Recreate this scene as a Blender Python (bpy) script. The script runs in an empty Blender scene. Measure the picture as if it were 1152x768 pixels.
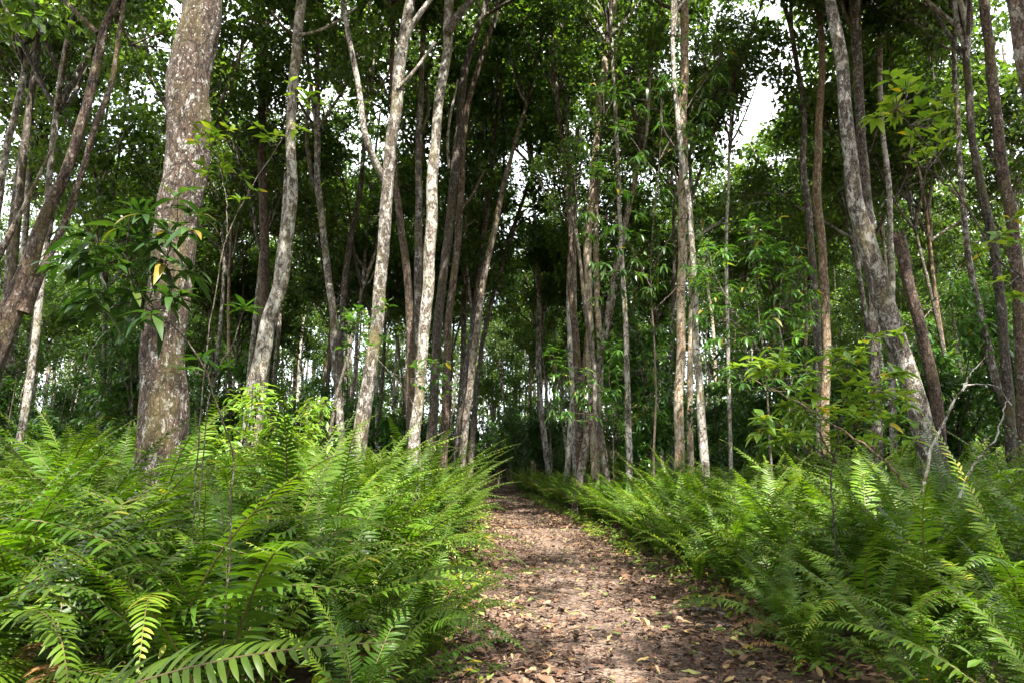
import bpy, math, random
import numpy as np
from mathutils import Vector, noise as mnoise

random.seed(7)
R = np.random.default_rng(11)
scene = bpy.context.scene
COL = scene.collection
rad = math.radians

# ------------------------------------------------------------------ camera maths
CAM_H, PITCH = 1.4, rad(10.04)
CP, SP = math.cos(PITCH), math.sin(PITCH)

def at(px, py, Y):
    """the point in the plane Y metres ahead that the photograph shows at pixel px, py; second value = metres per pixel there"""
    x, y = (px - 576) / 768, (384 - py) / 768
    d = np.array([x, CP - y * SP, SP + y * CP])
    t = Y / d[1]
    return np.array([0, 0, CAM_H]) + d * t, t / 768

# ------------------------------------------------------------------ mesh helpers
class MB:
    """collects vertices, tris, quads, a tint per vertex and a material slot per face"""
    def __init__(s):
        s.V, s.T, s.F, s.n, s.parts = [], [], [], 0, []
    def add(s, V, F, tint=0.5, mat=0):
        V = np.asarray(V, float).reshape(-1, 3)
        F = np.asarray(F, int)
        s.V.append(V)
        s.T.append(np.full(len(V), tint) if np.isscalar(tint) else np.asarray(tint, float))
        s.F.append((F + s.n, mat))
        s.n += len(V)
    def mesh(s, name, mats, smooth=False):
        me = bpy.data.meshes.new(name)
        V = np.concatenate(s.V); T = np.concatenate(s.T)
        loops = np.concatenate([f.ravel() for f, m in s.F])
        tot = np.concatenate([np.full(len(f), f.shape[1]) for f, m in s.F])
        mid = np.concatenate([np.full(len(f), m) for f, m in s.F])
        start = np.concatenate([[0], np.cumsum(tot)[:-1]])
        me.vertices.add(len(V)); me.vertices.foreach_set('co', V.astype(np.float32).ravel())
        me.loops.add(len(loops)); me.loops.foreach_set('vertex_index', loops.astype(np.int32))
        me.polygons.add(len(tot)); me.polygons.foreach_set('loop_start', start.astype(np.int32))
        me.polygons.foreach_set('loop_total', tot.astype(np.int32))
        me.polygons.foreach_set('material_index', mid.astype(np.int32))
        me.polygons.foreach_set('use_smooth', np.full(len(tot), smooth))
        a = me.attributes.new('tint', 'FLOAT', 'POINT'); a.data.foreach_set('value', T.astype(np.float32))
        for m in (mats if isinstance(mats, (list, tuple)) else [mats]): me.materials.append(m)
        me.update(calc_edges=True)
        return me

def norm(a):
    return a / np.maximum(np.linalg.norm(a, axis=-1, keepdims=True), 1e-9)

def resample(P, n):
    """smooth curve through points (rows may carry extra columns), n samples"""
    P = np.asarray(P, float); m = len(P)
    if m == 2:
        t = np.linspace(0, 1, n)[:, None]; return P[0] * (1 - t) + P[1] * t
    seg = np.linalg.norm(np.diff(P[:, :3], axis=0), axis=1); u = np.concatenate([[0], np.cumsum(seg)])
    q = np.linspace(0, u[-1], n)
    out = np.zeros((n, P.shape[1]))
    tg = np.zeros_like(P)
    for i in range(m):
        a, b = max(i - 1, 0), min(i + 1, m - 1)
        tg[i] = (P[b] - P[a]) / max(u[b] - u[a], 1e-6)
    k = np.clip(np.searchsorted(u, q, side='right') - 1, 0, m - 2)
    h = (u[k + 1] - u[k]); s = ((q - u[k]) / np.maximum(h, 1e-9))[:, None]; h = h[:, None]
    out = (2*s**3-3*s**2+1)*P[k] + (s**3-2*s**2+s)*h*tg[k] + (-2*s**3+3*s**2)*P[k+1] + (s**3-s**2)*h*tg[k+1]
    return out

def tube(P, rr, seg=8, rough=0.0, seed=0, cap=True, freq=3.0):
    P = np.asarray(P, float); rr = np.asarray(rr, float); n = len(P)
    T = norm(np.gradient(P, axis=0))
    mean = norm((P[-1] - P[0])[None])[0]
    ref = np.array([1., 0, 0]) if abs(mean[0]) < 0.7 else np.array([0, 0, 1.])
    A = norm(np.cross(T, ref)); B = np.cross(T, A)
    th = np.linspace(0, 2 * np.pi, seg, endpoint=False)
    c, s_ = np.cos(th), np.sin(th)
    rm = np.repeat(rr[:, None], seg, 1)
    if rough > 0:
        off = Vector((seed * 7.3, seed * 3.1, 0))
        for i in range(n):
            for j in range(seg):
                p = Vector((c[j] * rr[i] * 2.2 * freq, s_[j] * rr[i] * 2.2 * freq, P[i, 2] * freq * 0.45)) + off
                v = mnoise.noise(p) * 0.65 + mnoise.noise(p * 2.7) * 0.35
                rm[i, j] *= 1 + rough * v
    V = P[:, None] + rm[..., None] * (c[None, :, None] * A[:, None] + s_[None, :, None] * B[:, None])
    V = V.reshape(-1, 3)
    i = np.arange(n - 1)[:, None] * seg; j = np.arange(seg)[None]; j2 = (j + 1) % seg
    F = np.stack([i + j, i + j2, i + seg + j2, i + seg + j], -1).reshape(-1, 4)
    return V, F

def add_tube(mb, P, rr, seg=8, mat=0, tint=0.5, **k):
    V, F = tube(P, rr, seg, **k)
    n = len(P)
    mb.add(V, F, tint, mat)
    mb.add(np.concatenate([V[-seg:], [P[-1]]]), [[j, (j + 1) % seg, seg] for j in range(seg)], tint, mat)
    mb.add(np.concatenate([V[:seg], [P[0]]]), [[(j + 1) % seg, j, seg] for j in range(seg)], tint, mat)

def blades(mb, base, d, nrm, L, W, prof, curve=0.15, fold=0.25, tint=None, mat=0, wave=0.0):
    """leaf blades with a folded midrib: base, direction, upper normal (N x 3), length and width (N), width profile (rows)"""
    base, d, nrm = (np.asarray(a, float) for a in (base, d, nrm))
    N = len(base); K = len(prof)
    L = np.broadcast_to(np.asarray(L, float), (N,)); W = np.broadcast_to(np.asarray(W, float), (N,))
    curve = np.broadcast_to(np.asarray(curve, float), (N,))
    d = norm(d); side = norm(np.cross(d, nrm)); nrm = np.cross(side, d)
    s = np.linspace(0, 1, K)
    C = base[:, None] + d[:, None] * (L[:, None] * s)[..., None] - nrm[:, None] * ((L * curve)[:, None] * s**2)[..., None]
    C[..., 2] -= (L * np.abs(curve) * 0.4)[:, None] * s**2
    hw = (W[:, None] / 2) * np.asarray(prof)[None]
    if wave:
        ph = R.uniform(0, 6.28, N)[:, None]
        C = C + nrm[:, None] * (np.sin(s[None] * 9 + ph) * hw * wave)[..., None]
    E = nrm[:, None] * (hw * fold)[..., None]
    Lf = C - side[:, None] * hw[..., None] + E; Rt = C + side[:, None] * hw[..., None] + E
    V = np.stack([Lf, C, Rt], 2).reshape(-1, 3)
    r = np.arange(K - 1)[:, None] * 3; c = np.array([0, 1])[None]
    f = np.stack([r + c, r + c + 1, r + c + 4, r + c + 3], -1).reshape(-1, 4)
    F = (np.arange(N)[:, None, None] * (3 * K) + f[None]).reshape(-1, 4)
    t = R.uniform(0, 1, N) if tint is None else np.broadcast_to(np.asarray(tint, float), (N,))
    mb.add(V, F, np.repeat(t, 3 * K), mat)

def leaves4(mb, base, d, nrm, L, W, fold=0.3, tint=None, mat=0):
    """small four-cornered leaf, folded on its midrib (for leaves a few pixels long)"""
    N = len(base); d = norm(d); side = norm(np.cross(d, nrm)); nrm = np.cross(side, d)
    L = np.broadcast_to(L, (N,))[:, None]; W = np.broadcast_to(W, (N,))[:, None]
    mid = base + d * L * 0.45
    a = mid - side * W / 2 + nrm * W * fold / 2; b = mid + side * W / 2 + nrm * W * fold / 2
    tip = base + d * L
    V = np.stack([base, a, tip, b], 1).reshape(-1, 3)
    k = np.arange(N)[:, None] * 4
    F = np.concatenate([k + np.array([[0, 1, 2]]), k + np.array([[0, 2, 3]])], 0)
    t = R.uniform(0, 1, N) if tint is None else tint
    mb.add(V, F, np.repeat(t, 4), mat)

def rand_dirs(n):
    return norm(R.normal(size=(n, 3)))

LANCE = [0.12, 0.62, 1.0, 0.92, 0.6, 0.04]
OVAL = [0.1, 0.75, 1.0, 0.85, 0.45, 0.03]
PINNA = [0.75, 1.0, 0.95, 0.72, 0.06]

# ------------------------------------------------------------------ objects
def link(name, me, parent=None, loc=(0, 0, 0), rot=None, sc=None):
    o = bpy.data.objects.new(name, me); COL.objects.link(o)
    if parent is not None: o.parent = parent
    o.location = loc
    if rot is not None: o.rotation_euler = rot
    if sc is not None: o.scale = sc if not np.isscalar(sc) else (sc, sc, sc)
    return o

def tag(o, label=None, cat=None, group=None, kind=None):
    if label: o['label'] = label
    if cat: o['category'] = cat
    if group: o['group'] = group
    if kind: o['kind'] = kind
    return o

def thing(name, label, cat, loc=(0, 0, 0), rz=0, group=None, sc=None):
    o = link(name, None, None, loc, (0, 0, rz), sc)
    o.empty_display_size = 0.1
    return tag(o, label, cat, group)

# ------------------------------------------------------------------ materials
def new_mat(name):
    m = bpy.data.materials.new(name); m.use_nodes = True
    nt = m.node_tree; nt.nodes.clear()
    return m, nt, nt.nodes, nt.links

def ramp(nd, stops):
    r = nd.new('ShaderNodeValToRGB'); e = r.color_ramp.elements
    while len(e) < len(stops): e.new(0.5)
    for k, (p, c) in enumerate(stops):
        e[k].position = p; e[k].color = (*c, 1)
    return r

def leaf_mat(name, stops, trans=0.35, rough=0.42, tcol=(1.5, 1.45, 0.5), spec=0.45, objvar=0.35, vein=0.0):
    m, nt, nd, ln = new_mat(name)
    out = nd.new('ShaderNodeOutputMaterial')
    at_ = nd.new('ShaderNodeAttribute'); at_.attribute_name = 'tint'
    r = ramp(nd, stops); ln.new(at_.outputs['Fac'], r.inputs[0])
    oi = nd.new('ShaderNodeObjectInfo')
    mr = nd.new('ShaderNodeMapRange'); mr.inputs['To Min'].default_value = 1 - objvar; mr.inputs['To Max'].default_value = 1 + objvar
    ln.new(oi.outputs['Random'], mr.inputs['Value'])
    mul = nd.new('ShaderNodeMixRGB'); mul.blend_type = 'MULTIPLY'; mul.inputs[0].default_value = 1
    ln.new(r.outputs[0], mul.inputs[1]); ln.new(mr.outputs[0], mul.inputs[2])
    no = nd.new('ShaderNodeTexNoise'); no.inputs['Scale'].default_value = 3.2; no.inputs['Detail'].default_value = 3
    tc = nd.new('ShaderNodeTexCoord'); ln.new(tc.outputs['Object'], no.inputs['Vector'])
    m2 = nd.new('ShaderNodeMapRange'); m2.inputs['To Min'].default_value = 0.7; m2.inputs['To Max'].default_value = 1.3
    m2.inputs['From Min'].default_value = 0.3; m2.inputs['From Max'].default_value = 0.7
    ln.new(no.outputs['Fac'], m2.inputs['Value'])
    mu2 = nd.new('ShaderNodeMixRGB'); mu2.blend_type = 'MULTIPLY'; mu2.inputs[0].default_value = 1
    ln.new(mul.outputs[0], mu2.inputs[1]); ln.new(m2.outputs[0], mu2.inputs[2])
    p = nd.new('ShaderNodeBsdfPrincipled'); p.inputs['Roughness'].default_value = rough
    p.inputs['Specular IOR Level'].default_value = spec
    ln.new(mu2.outputs[0], p.inputs['Base Color'])
    tr = nd.new('ShaderNodeBsdfTranslucent')
    mt = nd.new('ShaderNodeMixRGB'); mt.blend_type = 'MULTIPLY'; mt.inputs[0].default_value = 1
    ln.new(mu2.outputs[0], mt.inputs[1]); mt.inputs[2].default_value = (*tcol, 1)
    ln.new(mt.outputs[0], tr.inputs['Color'])
    mx = nd.new('ShaderNodeMixShader'); mx.inputs[0].default_value = trans
    ln.new(p.outputs[0], mx.inputs[1]); ln.new(tr.outputs[0], mx.inputs[2]); ln.new(mx.outputs[0], out.inputs[0])
    return m

def bark_mat(name, dark, mid, lichen, amt=0.5, moss=0.25, scale=1.0, bump=0.9, crack=0.8, spots=0.45):
    m, nt, nd, ln = new_mat(name)
    out = nd.new('ShaderNodeOutputMaterial'); p = nd.new('ShaderNodeBsdfPrincipled')
    p.inputs['Roughness'].default_value = 0.85; p.inputs['Specular IOR Level'].default_value = 0.2
    tc = nd.new('ShaderNodeTexCoord'); oi = nd.new('ShaderNodeObjectInfo')
    addv = nd.new('ShaderNodeVectorMath'); addv.operation = 'ADD'
    vs = nd.new('ShaderNodeVectorMath'); vs.operation = 'SCALE'; vs.inputs[0].default_value = (37, 53, 71)
    ln.new(oi.outputs['Random'], vs.inputs['Scale']); ln.new(tc.outputs['Object'], addv.inputs[0]); ln.new(vs.outputs[0], addv.inputs[1])
    def nz(sc, stretch=1.0, det=5, rg=0.6, dist=0.0):
        mp = nd.new('ShaderNodeMapping'); mp.inputs['Scale'].default_value = (sc, sc, sc * stretch)
        ln.new(addv.outputs[0], mp.inputs['Vector'])
        n = nd.new('ShaderNodeTexNoise'); n.inputs['Scale'].default_value = 1; n.inputs['Detail'].default_value = det
        n.inputs['Roughness'].default_value = rg; n.inputs['Distortion'].default_value = dist
        ln.new(mp.outputs[0], n.inputs['Vector']); return n
    fine = nz(22 * scale, 0.45, 8, 0.75, 0.8)
    r1 = ramp(nd, [(0.36, tuple(c * 0.6 for c in dark)), (0.45, dark), (0.55, mid), (0.72, tuple(min(1, c * 1.5) for c in mid))]); ln.new(fine.outputs['Fac'], r1.inputs[0])
    # pale lichen patches
    pt = nz(7.5 * scale, 0.65, 9, 0.78, 0.4)
    pr = nd.new('ShaderNodeMapRange'); pr.inputs['To Min'].default_value = -0.07; pr.inputs['To Max'].default_value = 0.07; ln.new(oi.outputs['Random'], pr.inputs['Value'])
    pa = nd.new('ShaderNodeMath'); pa.operation = 'ADD'; ln.new(pt.outputs['Fac'], pa.inputs[0]); ln.new(pr.outputs[0], pa.inputs[1])
    lr = ramp(nd, [(0.565 - 0.1 * amt, (0, 0, 0)), (0.60 - 0.09 * amt, (1, 1, 1))]); ln.new(pa.outputs[0], lr.inputs[0])
    m1 = nd.new('ShaderNodeMixRGB'); ln.new(lr.outputs[0], m1.inputs[0]); ln.new(r1.outputs[0], m1.inputs[1])
    lv = ramp(nd, [(0.35, tuple(c * 0.6 for c in lichen)), (0.65, lichen)]); ln.new(fine.outputs['Fac'], lv.inputs[0]); ln.new(lv.outputs[0], m1.inputs[2])
    # white spots
    sp = nz(30 * scale, 0.7, 4, 0.65)
    sr = ramp(nd, [(0.60, (0, 0, 0)), (0.64, (spots,) * 3)]); ln.new(sp.outputs['Fac'], sr.inputs[0])
    m1b = nd.new('ShaderNodeMixRGB'); ln.new(sr.outputs[0], m1b.inputs[0]); ln.new(m1.outputs[0], m1b.inputs[1]); m1b.inputs[2].default_value = (0.50, 0.49, 0.45, 1)
    cm = nd.new('ShaderNodeMapping'); cm.inputs['Scale'].default_value = (15 * scale, 15 * scale, 5 * scale); 
    cw = nd.new('ShaderNodeMixRGB'); cw.inputs[0].default_value = 0.06; ln.new(addv.outputs[0], cw.inputs[1]); ln.new(pt.outputs['Color'], cw.inputs[2]); ln.new(cw.outputs[0], cm.inputs['Vector'])
    ck = nd.new('ShaderNodeTexVoronoi'); ck.feature = 'DISTANCE_TO_EDGE'; ck.inputs['Scale'].default_value = 1; ln.new(cm.outputs[0], ck.inputs['Vector'])
    cr = ramp(nd, [(0.0, (0.35,) * 3), (0.09, (1, 1, 1))]); ln.new(ck.outputs['Distance'], cr.inputs[0])
    m1c = nd.new('ShaderNodeMixRGB'); m1c.blend_type = 'MULTIPLY'; m1c.inputs[0].default_value = crack
    ln.new(m1b.outputs[0], m1c.inputs[1]); ln.new(cr.outputs[0], m1c.inputs[2]); m1b = m1c
    # moss and ochre algae in broad patches
    big = nz(2.4 * scale, 0.5, 6, 0.65)
    br = ramp(nd, [(0.5, (0, 0, 0)), (0.7, (moss,) * 3)]); ln.new(big.outputs['Fac'], br.inputs[0])
    m2 = nd.new('ShaderNodeMixRGB'); ln.new(br.outputs[0], m2.inputs[0]); ln.new(m1b.outputs[0], m2.inputs[1]); m2.inputs[2].default_value = (0.13, 0.11, 0.03, 1)
    mrv = nd.new('ShaderNodeMapRange'); mrv.inputs['To Min'].default_value = 0.72; mrv.inputs['To Max'].default_value = 1.25; ln.new(oi.outputs['Random'], mrv.inputs['Value'])
    m3 = nd.new('ShaderNodeMixRGB'); m3.blend_type = 'MULTIPLY'; m3.inputs[0].default_value = 1
    ln.new(m2.outputs[0], m3.inputs[1]); ln.new(mrv.outputs[0], m3.inputs[2]); ln.new(m3.outputs[0], p.inputs['Base Color'])
    # relief: cracks, plates
    ad = nd.new('ShaderNodeMath'); ad.operation = 'MULTIPLY_ADD'; ad.inputs[1].default_value = 0.5
    ln.new(pt.outputs['Fac'], ad.inputs[0]); ln.new(fine.outputs['Fac'], ad.inputs[2])
    ad2 = nd.new('ShaderNodeMath'); ad2.operation = 'MULTIPLY_ADD'; ad2.inputs[1].default_value = 0.35 * crack
    ln.new(cr.outputs[0], ad2.inputs[0]); ln.new(ad.outputs[0], ad2.inputs[2])
    b = nd.new('ShaderNodeBump'); b.inputs['Strength'].default_value = bump; b.inputs['Distance'].default_value = 0.05
    ln.new(ad2.outputs[0], b.inputs['Height']); ln.new(b.outputs[0], p.inputs['Normal'])
    ln.new(p.outputs[0], out.inputs[0])
    return m

BARK = {
    'grey':  bark_mat('bark_grey_lichen', (0.045, 0.036, 0.028), (0.118, 0.096, 0.076), (0.42, 0.395, 0.35), 0.5, 0.6),
    'brown': bark_mat('bark_brown', (0.042, 0.029, 0.021), (0.13, 0.088, 0.062), (0.35, 0.31, 0.26), 0.3, 0.5),
    'big':   bark_mat('bark_old_flaking', (0.045, 0.032, 0.024), (0.120, 0.085, 0.063), (0.46, 0.44, 0.40), 0.45, 0.6, 1.0, 1.0, 0.8, 0.9),
    'pale':  bark_mat('bark_pale', (0.06, 0.047, 0.036), (0.165, 0.135, 0.105), (0.48, 0.45, 0.39), 0.62, 0.6),
    'tan':   bark_mat('bark_tan', (0.12, 0.08, 0.045), (0.30, 0.21, 0.13), (0.42, 0.36, 0.27), 0.5, 0.45),
    'dark':  bark_mat('bark_dark', (0.03, 0.024, 0.02), (0.09, 0.068, 0.052), (0.24, 0.22, 0.19), 0.15, 0.3),
    'red':   bark_mat('bark_red_brown', (0.05, 0.026, 0.018), (0.15, 0.082, 0.055), (0.28, 0.22, 0.18), 0.1, 0.15, 0.9, 1.0),
    'twig':  bark_mat('bark_twig', (0.03, 0.022, 0.016), (0.07, 0.05, 0.035), (0.16, 0.14, 0.11), 0.1, 0.2, 2.0, 0.4),
}
CANOPY = leaf_mat('canopy_leaves', [(0.0, (0.028, 0.056, 0.015)), (0.5, (0.050, 0.096, 0.020)), (0.85, (0.084, 0.140, 0.025)), (1.0, (0.12, 0.16, 0.03))], 0.48, 0.36, (1.8, 1.8, 0.55), 0.5)
UNDER = leaf_mat('understory_leaves', [(0.0, (0.022, 0.062, 0.014)), (0.6, (0.045, 0.11, 0.018)), (0.93, (0.08, 0.15, 0.022)), (1.0, (0.22, 0.17, 0.03))], 0.36, 0.34, (1.6, 1.6, 0.5), 0.5)
YOUNG = leaf_mat('young_yellow_green_leaves', [(0.0, (0.06, 0.14, 0.018)), (0.6, (0.13, 0.22, 0.03)), (0.92, (0.20, 0.27, 0.035)), (1.0, (0.38, 0.28, 0.03))], 0.42, 0.36, (1.5, 1.4, 0.45), 0.45)
DARKU = leaf_mat('dark_glossy_leaves', [(0.0, (0.014, 0.038, 0.010)), (0.6, (0.030, 0.072, 0.014)), (0.94, (0.055, 0.105, 0.018)), (1.0, (0.22, 0.17, 0.03))], 0.30, 0.34, (1.5, 1.6, 0.5), 0.5)
FERN = leaf_mat('fern_pinnae', [(0.0, (0.022, 0.060, 0.006)), (0.5, (0.057, 0.116, 0.009)), (0.9, (0.118, 0.190, 0.014)), (1.0, (0.24, 0.22, 0.025))], 0.42, 0.45, (1.32, 1.4, 0.38), 0.3, 0.4)
DEAD = leaf_mat('dead_frond', [(0.0, (0.10, 0.05, 0.022)), (1.0, (0.26, 0.14, 0.05))], 0.25, 0.7, (1.2, 1, 0.7), 0.2)
STALK = leaf_mat('fern_stalk', [(0.0, (0.05, 0.032, 0.016)), (1.0, (0.10, 0.075, 0.02))], 0.0, 0.5)

# ------------------------------------------------------------------ path line
PY = [-8, 0, 4.7, 9.5, 16, 28, 38, 46, 54, 62, 80]
PX = [0.85, 0.8, 0.77, 0.7, 0.5, -0.3, -1.15, -2.4, -5.0, -9.5, -22.0]
def path_x(y):
    return float(np.interp(y, PY, PX))
def path_hw(y):
    return float(np.interp(y, [0, 5, 16, 30, 55], [1.2, 1.2, 1.15, 1.0, 0.85]))
def in_view(x, y, m=0.06):
    return y > 0.5 and abs(x) < y * (0.75 + m) + 0.8

# ------------------------------------------------------------------ ground and path
def soil_mat(name, c0, c1, c2, bump=0.6, big=0.6):
    m, nt, nd, ln = new_mat(name)
    out = nd.new('ShaderNodeOutputMaterial'); p = nd.new('ShaderNodeBsdfPrincipled'); p.inputs['Roughness'].default_value = 0.92
    p.inputs['Specular IOR Level'].default_value = 0.15
    tc = nd.new('ShaderNodeTexCoord')
    n1 = nd.new('ShaderNodeTexNoise'); n1.inputs['Scale'].default_value = 22; n1.inputs['Detail'].default_value = 9; n1.inputs['Roughness'].default_value = 0.72
    n2 = nd.new('ShaderNodeTexNoise'); n2.inputs['Scale'].default_value = big; n2.inputs['Detail'].default_value = 4
    vo = nd.new('ShaderNodeTexVoronoi'); vo.inputs['Scale'].default_value = 34
    n3 = nd.new('ShaderNodeTexNoise'); n3.inputs['Scale'].default_value = 12; n3.inputs['Detail'].default_value = 2
    for n in (n1, n2, n3): ln.new(tc.outputs['Object'], n.inputs['Vector'])
    mv = nd.new('ShaderNodeMixRGB'); mv.inputs[0].default_value = 0.12; ln.new(tc.outputs['Object'], mv.inputs[1]); ln.new(n3.outputs['Color'], mv.inputs[2])
    ln.new(mv.outputs[0], vo.inputs['Vector'])
    r = ramp(nd, [(0.3, c0), (0.5, c1), (0.72, c2)]); ln.new(n1.outputs['Fac'], r.inputs[0])
    sep = nd.new('ShaderNodeSeparateColor'); ln.new(vo.outputs['Color'], sep.inputs[0])
    rv = ramp(nd, [(0.0, c0), (0.35, c1), (0.7, c2), (1.0, tuple(min(1, c * 1.35) for c in c2))]); ln.new(sep.outputs[0], rv.inputs[0])
    mx = nd.new('ShaderNodeMixRGB'); mx.inputs[0].default_value = 0.45; ln.new(r.outputs[0], mx.inputs[1]); ln.new(rv.outputs[0], mx.inputs[2])
    mr = nd.new('ShaderNodeMapRange'); mr.inputs['From Min'].default_value = 0.3; mr.inputs['From Max'].default_value = 0.7
    mr.inputs['To Min'].default_value = 0.7; mr.inputs['To Max'].default_value = 1.25; ln.new(n2.outputs['Fac'], mr.inputs['Value'])
    mu = nd.new('ShaderNodeMixRGB'); mu.blend_type = 'MULTIPLY'; mu.inputs[0].default_value = 1; ln.new(mx.outputs[0], mu.inputs[1]); ln.new(mr.outputs[0], mu.inputs[2])
    ln.new(mu.outputs[0], p.inputs['Base Color'])
    ad = nd.new('ShaderNodeMath'); ad.operation = 'MULTIPLY_ADD'; ad.inputs[1].default_value = 0.6; ln.new(vo.outputs['Distance'], ad.inputs[0]); ln.new(n1.outputs['Fac'], ad.inputs[2])
    b = nd.new('ShaderNodeBump'); b.inputs['Strength'].default_value = bump; b.inputs['Distance'].default_value = 0.02
    ln.new(ad.outputs[0], b.inputs['Height']); ln.new(b.outputs[0], p.inputs['Normal']); ln.new(p.outputs[0], out.inputs[0])
    return m

FLOOR = soil_mat('forest_floor', (0.028, 0.02, 0.013), (0.065, 0.044, 0.028), (0.13, 0.09, 0.055))
PATHM = soil_mat('path_earth', (0.043, 0.030, 0.023), (0.105, 0.073, 0.055), (0.23, 0.17, 0.13), 0.8)

mb = MB()
g = np.concatenate([np.linspace(-600, -60, 10)[:-1], np.linspace(-60, 100, 81), np.linspace(100, 700, 10)[1:]])
gx = g - 20
X, Y = np.meshgrid(gx, g, indexing='ij')
mb.add(np.stack([X, Y, np.zeros_like(X)], -1), [[i * len(g) + j, (i + 1) * len(g) + j, (i + 1) * len(g) + j + 1, i * len(g) + j + 1] for i in range(len(gx) - 1) for j in range(len(g) - 1)])
tag(link('ground', mb.mesh('ground', FLOOR)), kind='structure')

mb = MB()
ys = np.arange(-8, 80, 0.12)
V = []
NX = 18
for y in ys:
    c, h = path_x(y), path_hw(y)
    l = c - h - 0.10 + 0.16 * mnoise.noise(Vector((0, y * 0.9, 3))) + 0.08 * mnoise.noise(Vector((5, y * 3.7, 3)))
    r_ = c + h + 0.10 + 0.16 * mnoise.noise(Vector((9, y * 0.9, 3))) + 0.08 * mnoise.noise(Vector((2, y * 3.7, 3)))
    for i in range(NX + 1):
        u = i / NX; x = l + (r_ - l) * u
        z = 0.004 + 0.03 * math.sin(math.pi * u)**0.5 * (0.5 + 0.5 * mnoise.noise(Vector((x * 1.6, y * 1.6, 0)))) if 0 < i < NX else 0.004
        V.append((x, y, z))
n = NX + 1
mb.add(V, [[i * n + j, i * n + j + 1, (i + 1) * n + j + 1, (i + 1) * n + j] for i in range(len(ys) - 1) for j in range(NX)])
tag(link('path', mb.mesh('path', PATHM, True)), kind='structure')

R = np.random.default_rng(40)
# fallen leaves on the path and its margins
LITTER = leaf_mat('fallen_leaves', [(0.0, (0.026, 0.015, 0.011)), (0.42, (0.062, 0.034, 0.023)), (0.68, (0.13, 0.072, 0.044)), (0.84, (0.24, 0.15, 0.092)), (0.92, (0.30, 0.21, 0.085)), (0.95, (0.17, 0.17, 0.06)), (1.0, (0.12, 0.17, 0.04))], 0.12, 0.6, (1.2, 1, 0.6), 0.3, 0.0)
def litter(n, ylo, yhi, p, lmin, lmax, over=0.45):
    u = R.uniform(0, 1, n) ** p; y = ylo + (yhi - ylo) * u
    xc = np.interp(y, PY, PX); hw = np.interp(y, [0, 5, 16, 30, 55], [1.2, 1.2, 1.15, 1.0, 0.85]) + over
    q = R.uniform(-1, 1, n); q = np.where(R.uniform(0, 1, n) < 0.4 + 0.6 * np.abs(q), q, np.sign(q) * np.sqrt(np.abs(q)))
    x = xc + q * hw
    L = R.uniform(lmin, lmax, n); az = R.uniform(0, 6.283, n)
    tilt = R.normal(0, 0.22, n); roll = R.normal(0, 0.3, n)
    d = np.stack([np.cos(az) * np.cos(tilt), np.sin(az) * np.cos(tilt), np.sin(tilt)], -1)
    nr = norm(np.stack([R.normal(0, 0.3, n), R.normal(0, 0.3, n), np.ones(n)], -1))
    b = np.stack([x, y, 0.028 + R.uniform(0, 0.022, n) + np.maximum(0, -np.sin(tilt)) * L], -1)
    return b, d, nr, L
mb = MB()
b, d, nr, L = litter(6800, 3.6, 16, 1.5, 0.035, 0.105)
blades(mb, b, d, nr, L, L * R.uniform(0.3, 0.5, len(L)), [0.15, 0.85, 1.0, 0.6, 0.04], R.normal(0.05, 0.28, len(L)), R.uniform(0.0, 0.5), None, 0, 0.25)
b, d, nr, L = litter(1500, 3.6, 20, 1.5, 0.09, 0.15)
d[:, 2] *= 0.4; nr[:, :2] *= 0.5; nr = norm(nr); b[:, 2] += 0.02
blades(mb, b, d, nr, L, L * R.uniform(0.38, 0.5, len(L)), [0.12, 0.7, 1.0, 0.85, 0.5, 0.04], R.normal(0.0, 0.15, len(L)), 0.2, np.clip(R.normal(0.66, 0.2, len(L)), 0, 1), 0, 0.3)
b, d, nr, L = litter(9000, 15, 55, 1.6, 0.06, 0.12, 0.3)
leaves4(mb, b, d, nr, L, L * 0.45)
b, d, nr, L = litter(26000, 3.6, 14, 1.3, 0.012, 0.04, 0.1)       # crumbs
leaves4(mb, b, d, nr, L, L * 0.5, tint=R.uniform(0, 0.75, len(L)))
n = 6000; y = R.uniform(3, 40, n); x = y * R.uniform(-0.8, 0.8, n)
az = R.uniform(0, 6.28, n); L = R.uniform(0.07, 0.13, n)
leaves4(mb, np.stack([x, y, np.full(n, 0.03)], -1), np.stack([np.cos(az), np.sin(az), R.normal(0, 0.2, n)], -1), norm(np.stack([R.normal(0, .3, n), R.normal(0, .3, n), np.ones(n)], -1)), L, L * 0.45, tint=R.uniform(0, 0.7, n))
tag(link('fallen_leaves', mb.mesh('fallen_leaves', LITTER)), 'brown, tan and yellowing fallen leaves strewn along the earth path', 'leaf litter', None, 'stuff')

R = np.random.default_rng(41)
# ------------------------------------------------------------------ ferns
def frond_curve(L, a0, bend, sway, n=60, pw=1.25):
    s = np.linspace(0, 1, n); th = a0 + bend * s**pw
    ds = L / (n - 1)
    x = np.concatenate([[0], np.cumsum(np.sin(th[:-1]) * ds)]); z = np.concatenate([[0], np.cumsum(np.cos(th[:-1]) * ds)])
    y = sway * L * s**2
    return np.stack([x, y, z], -1), th

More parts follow.
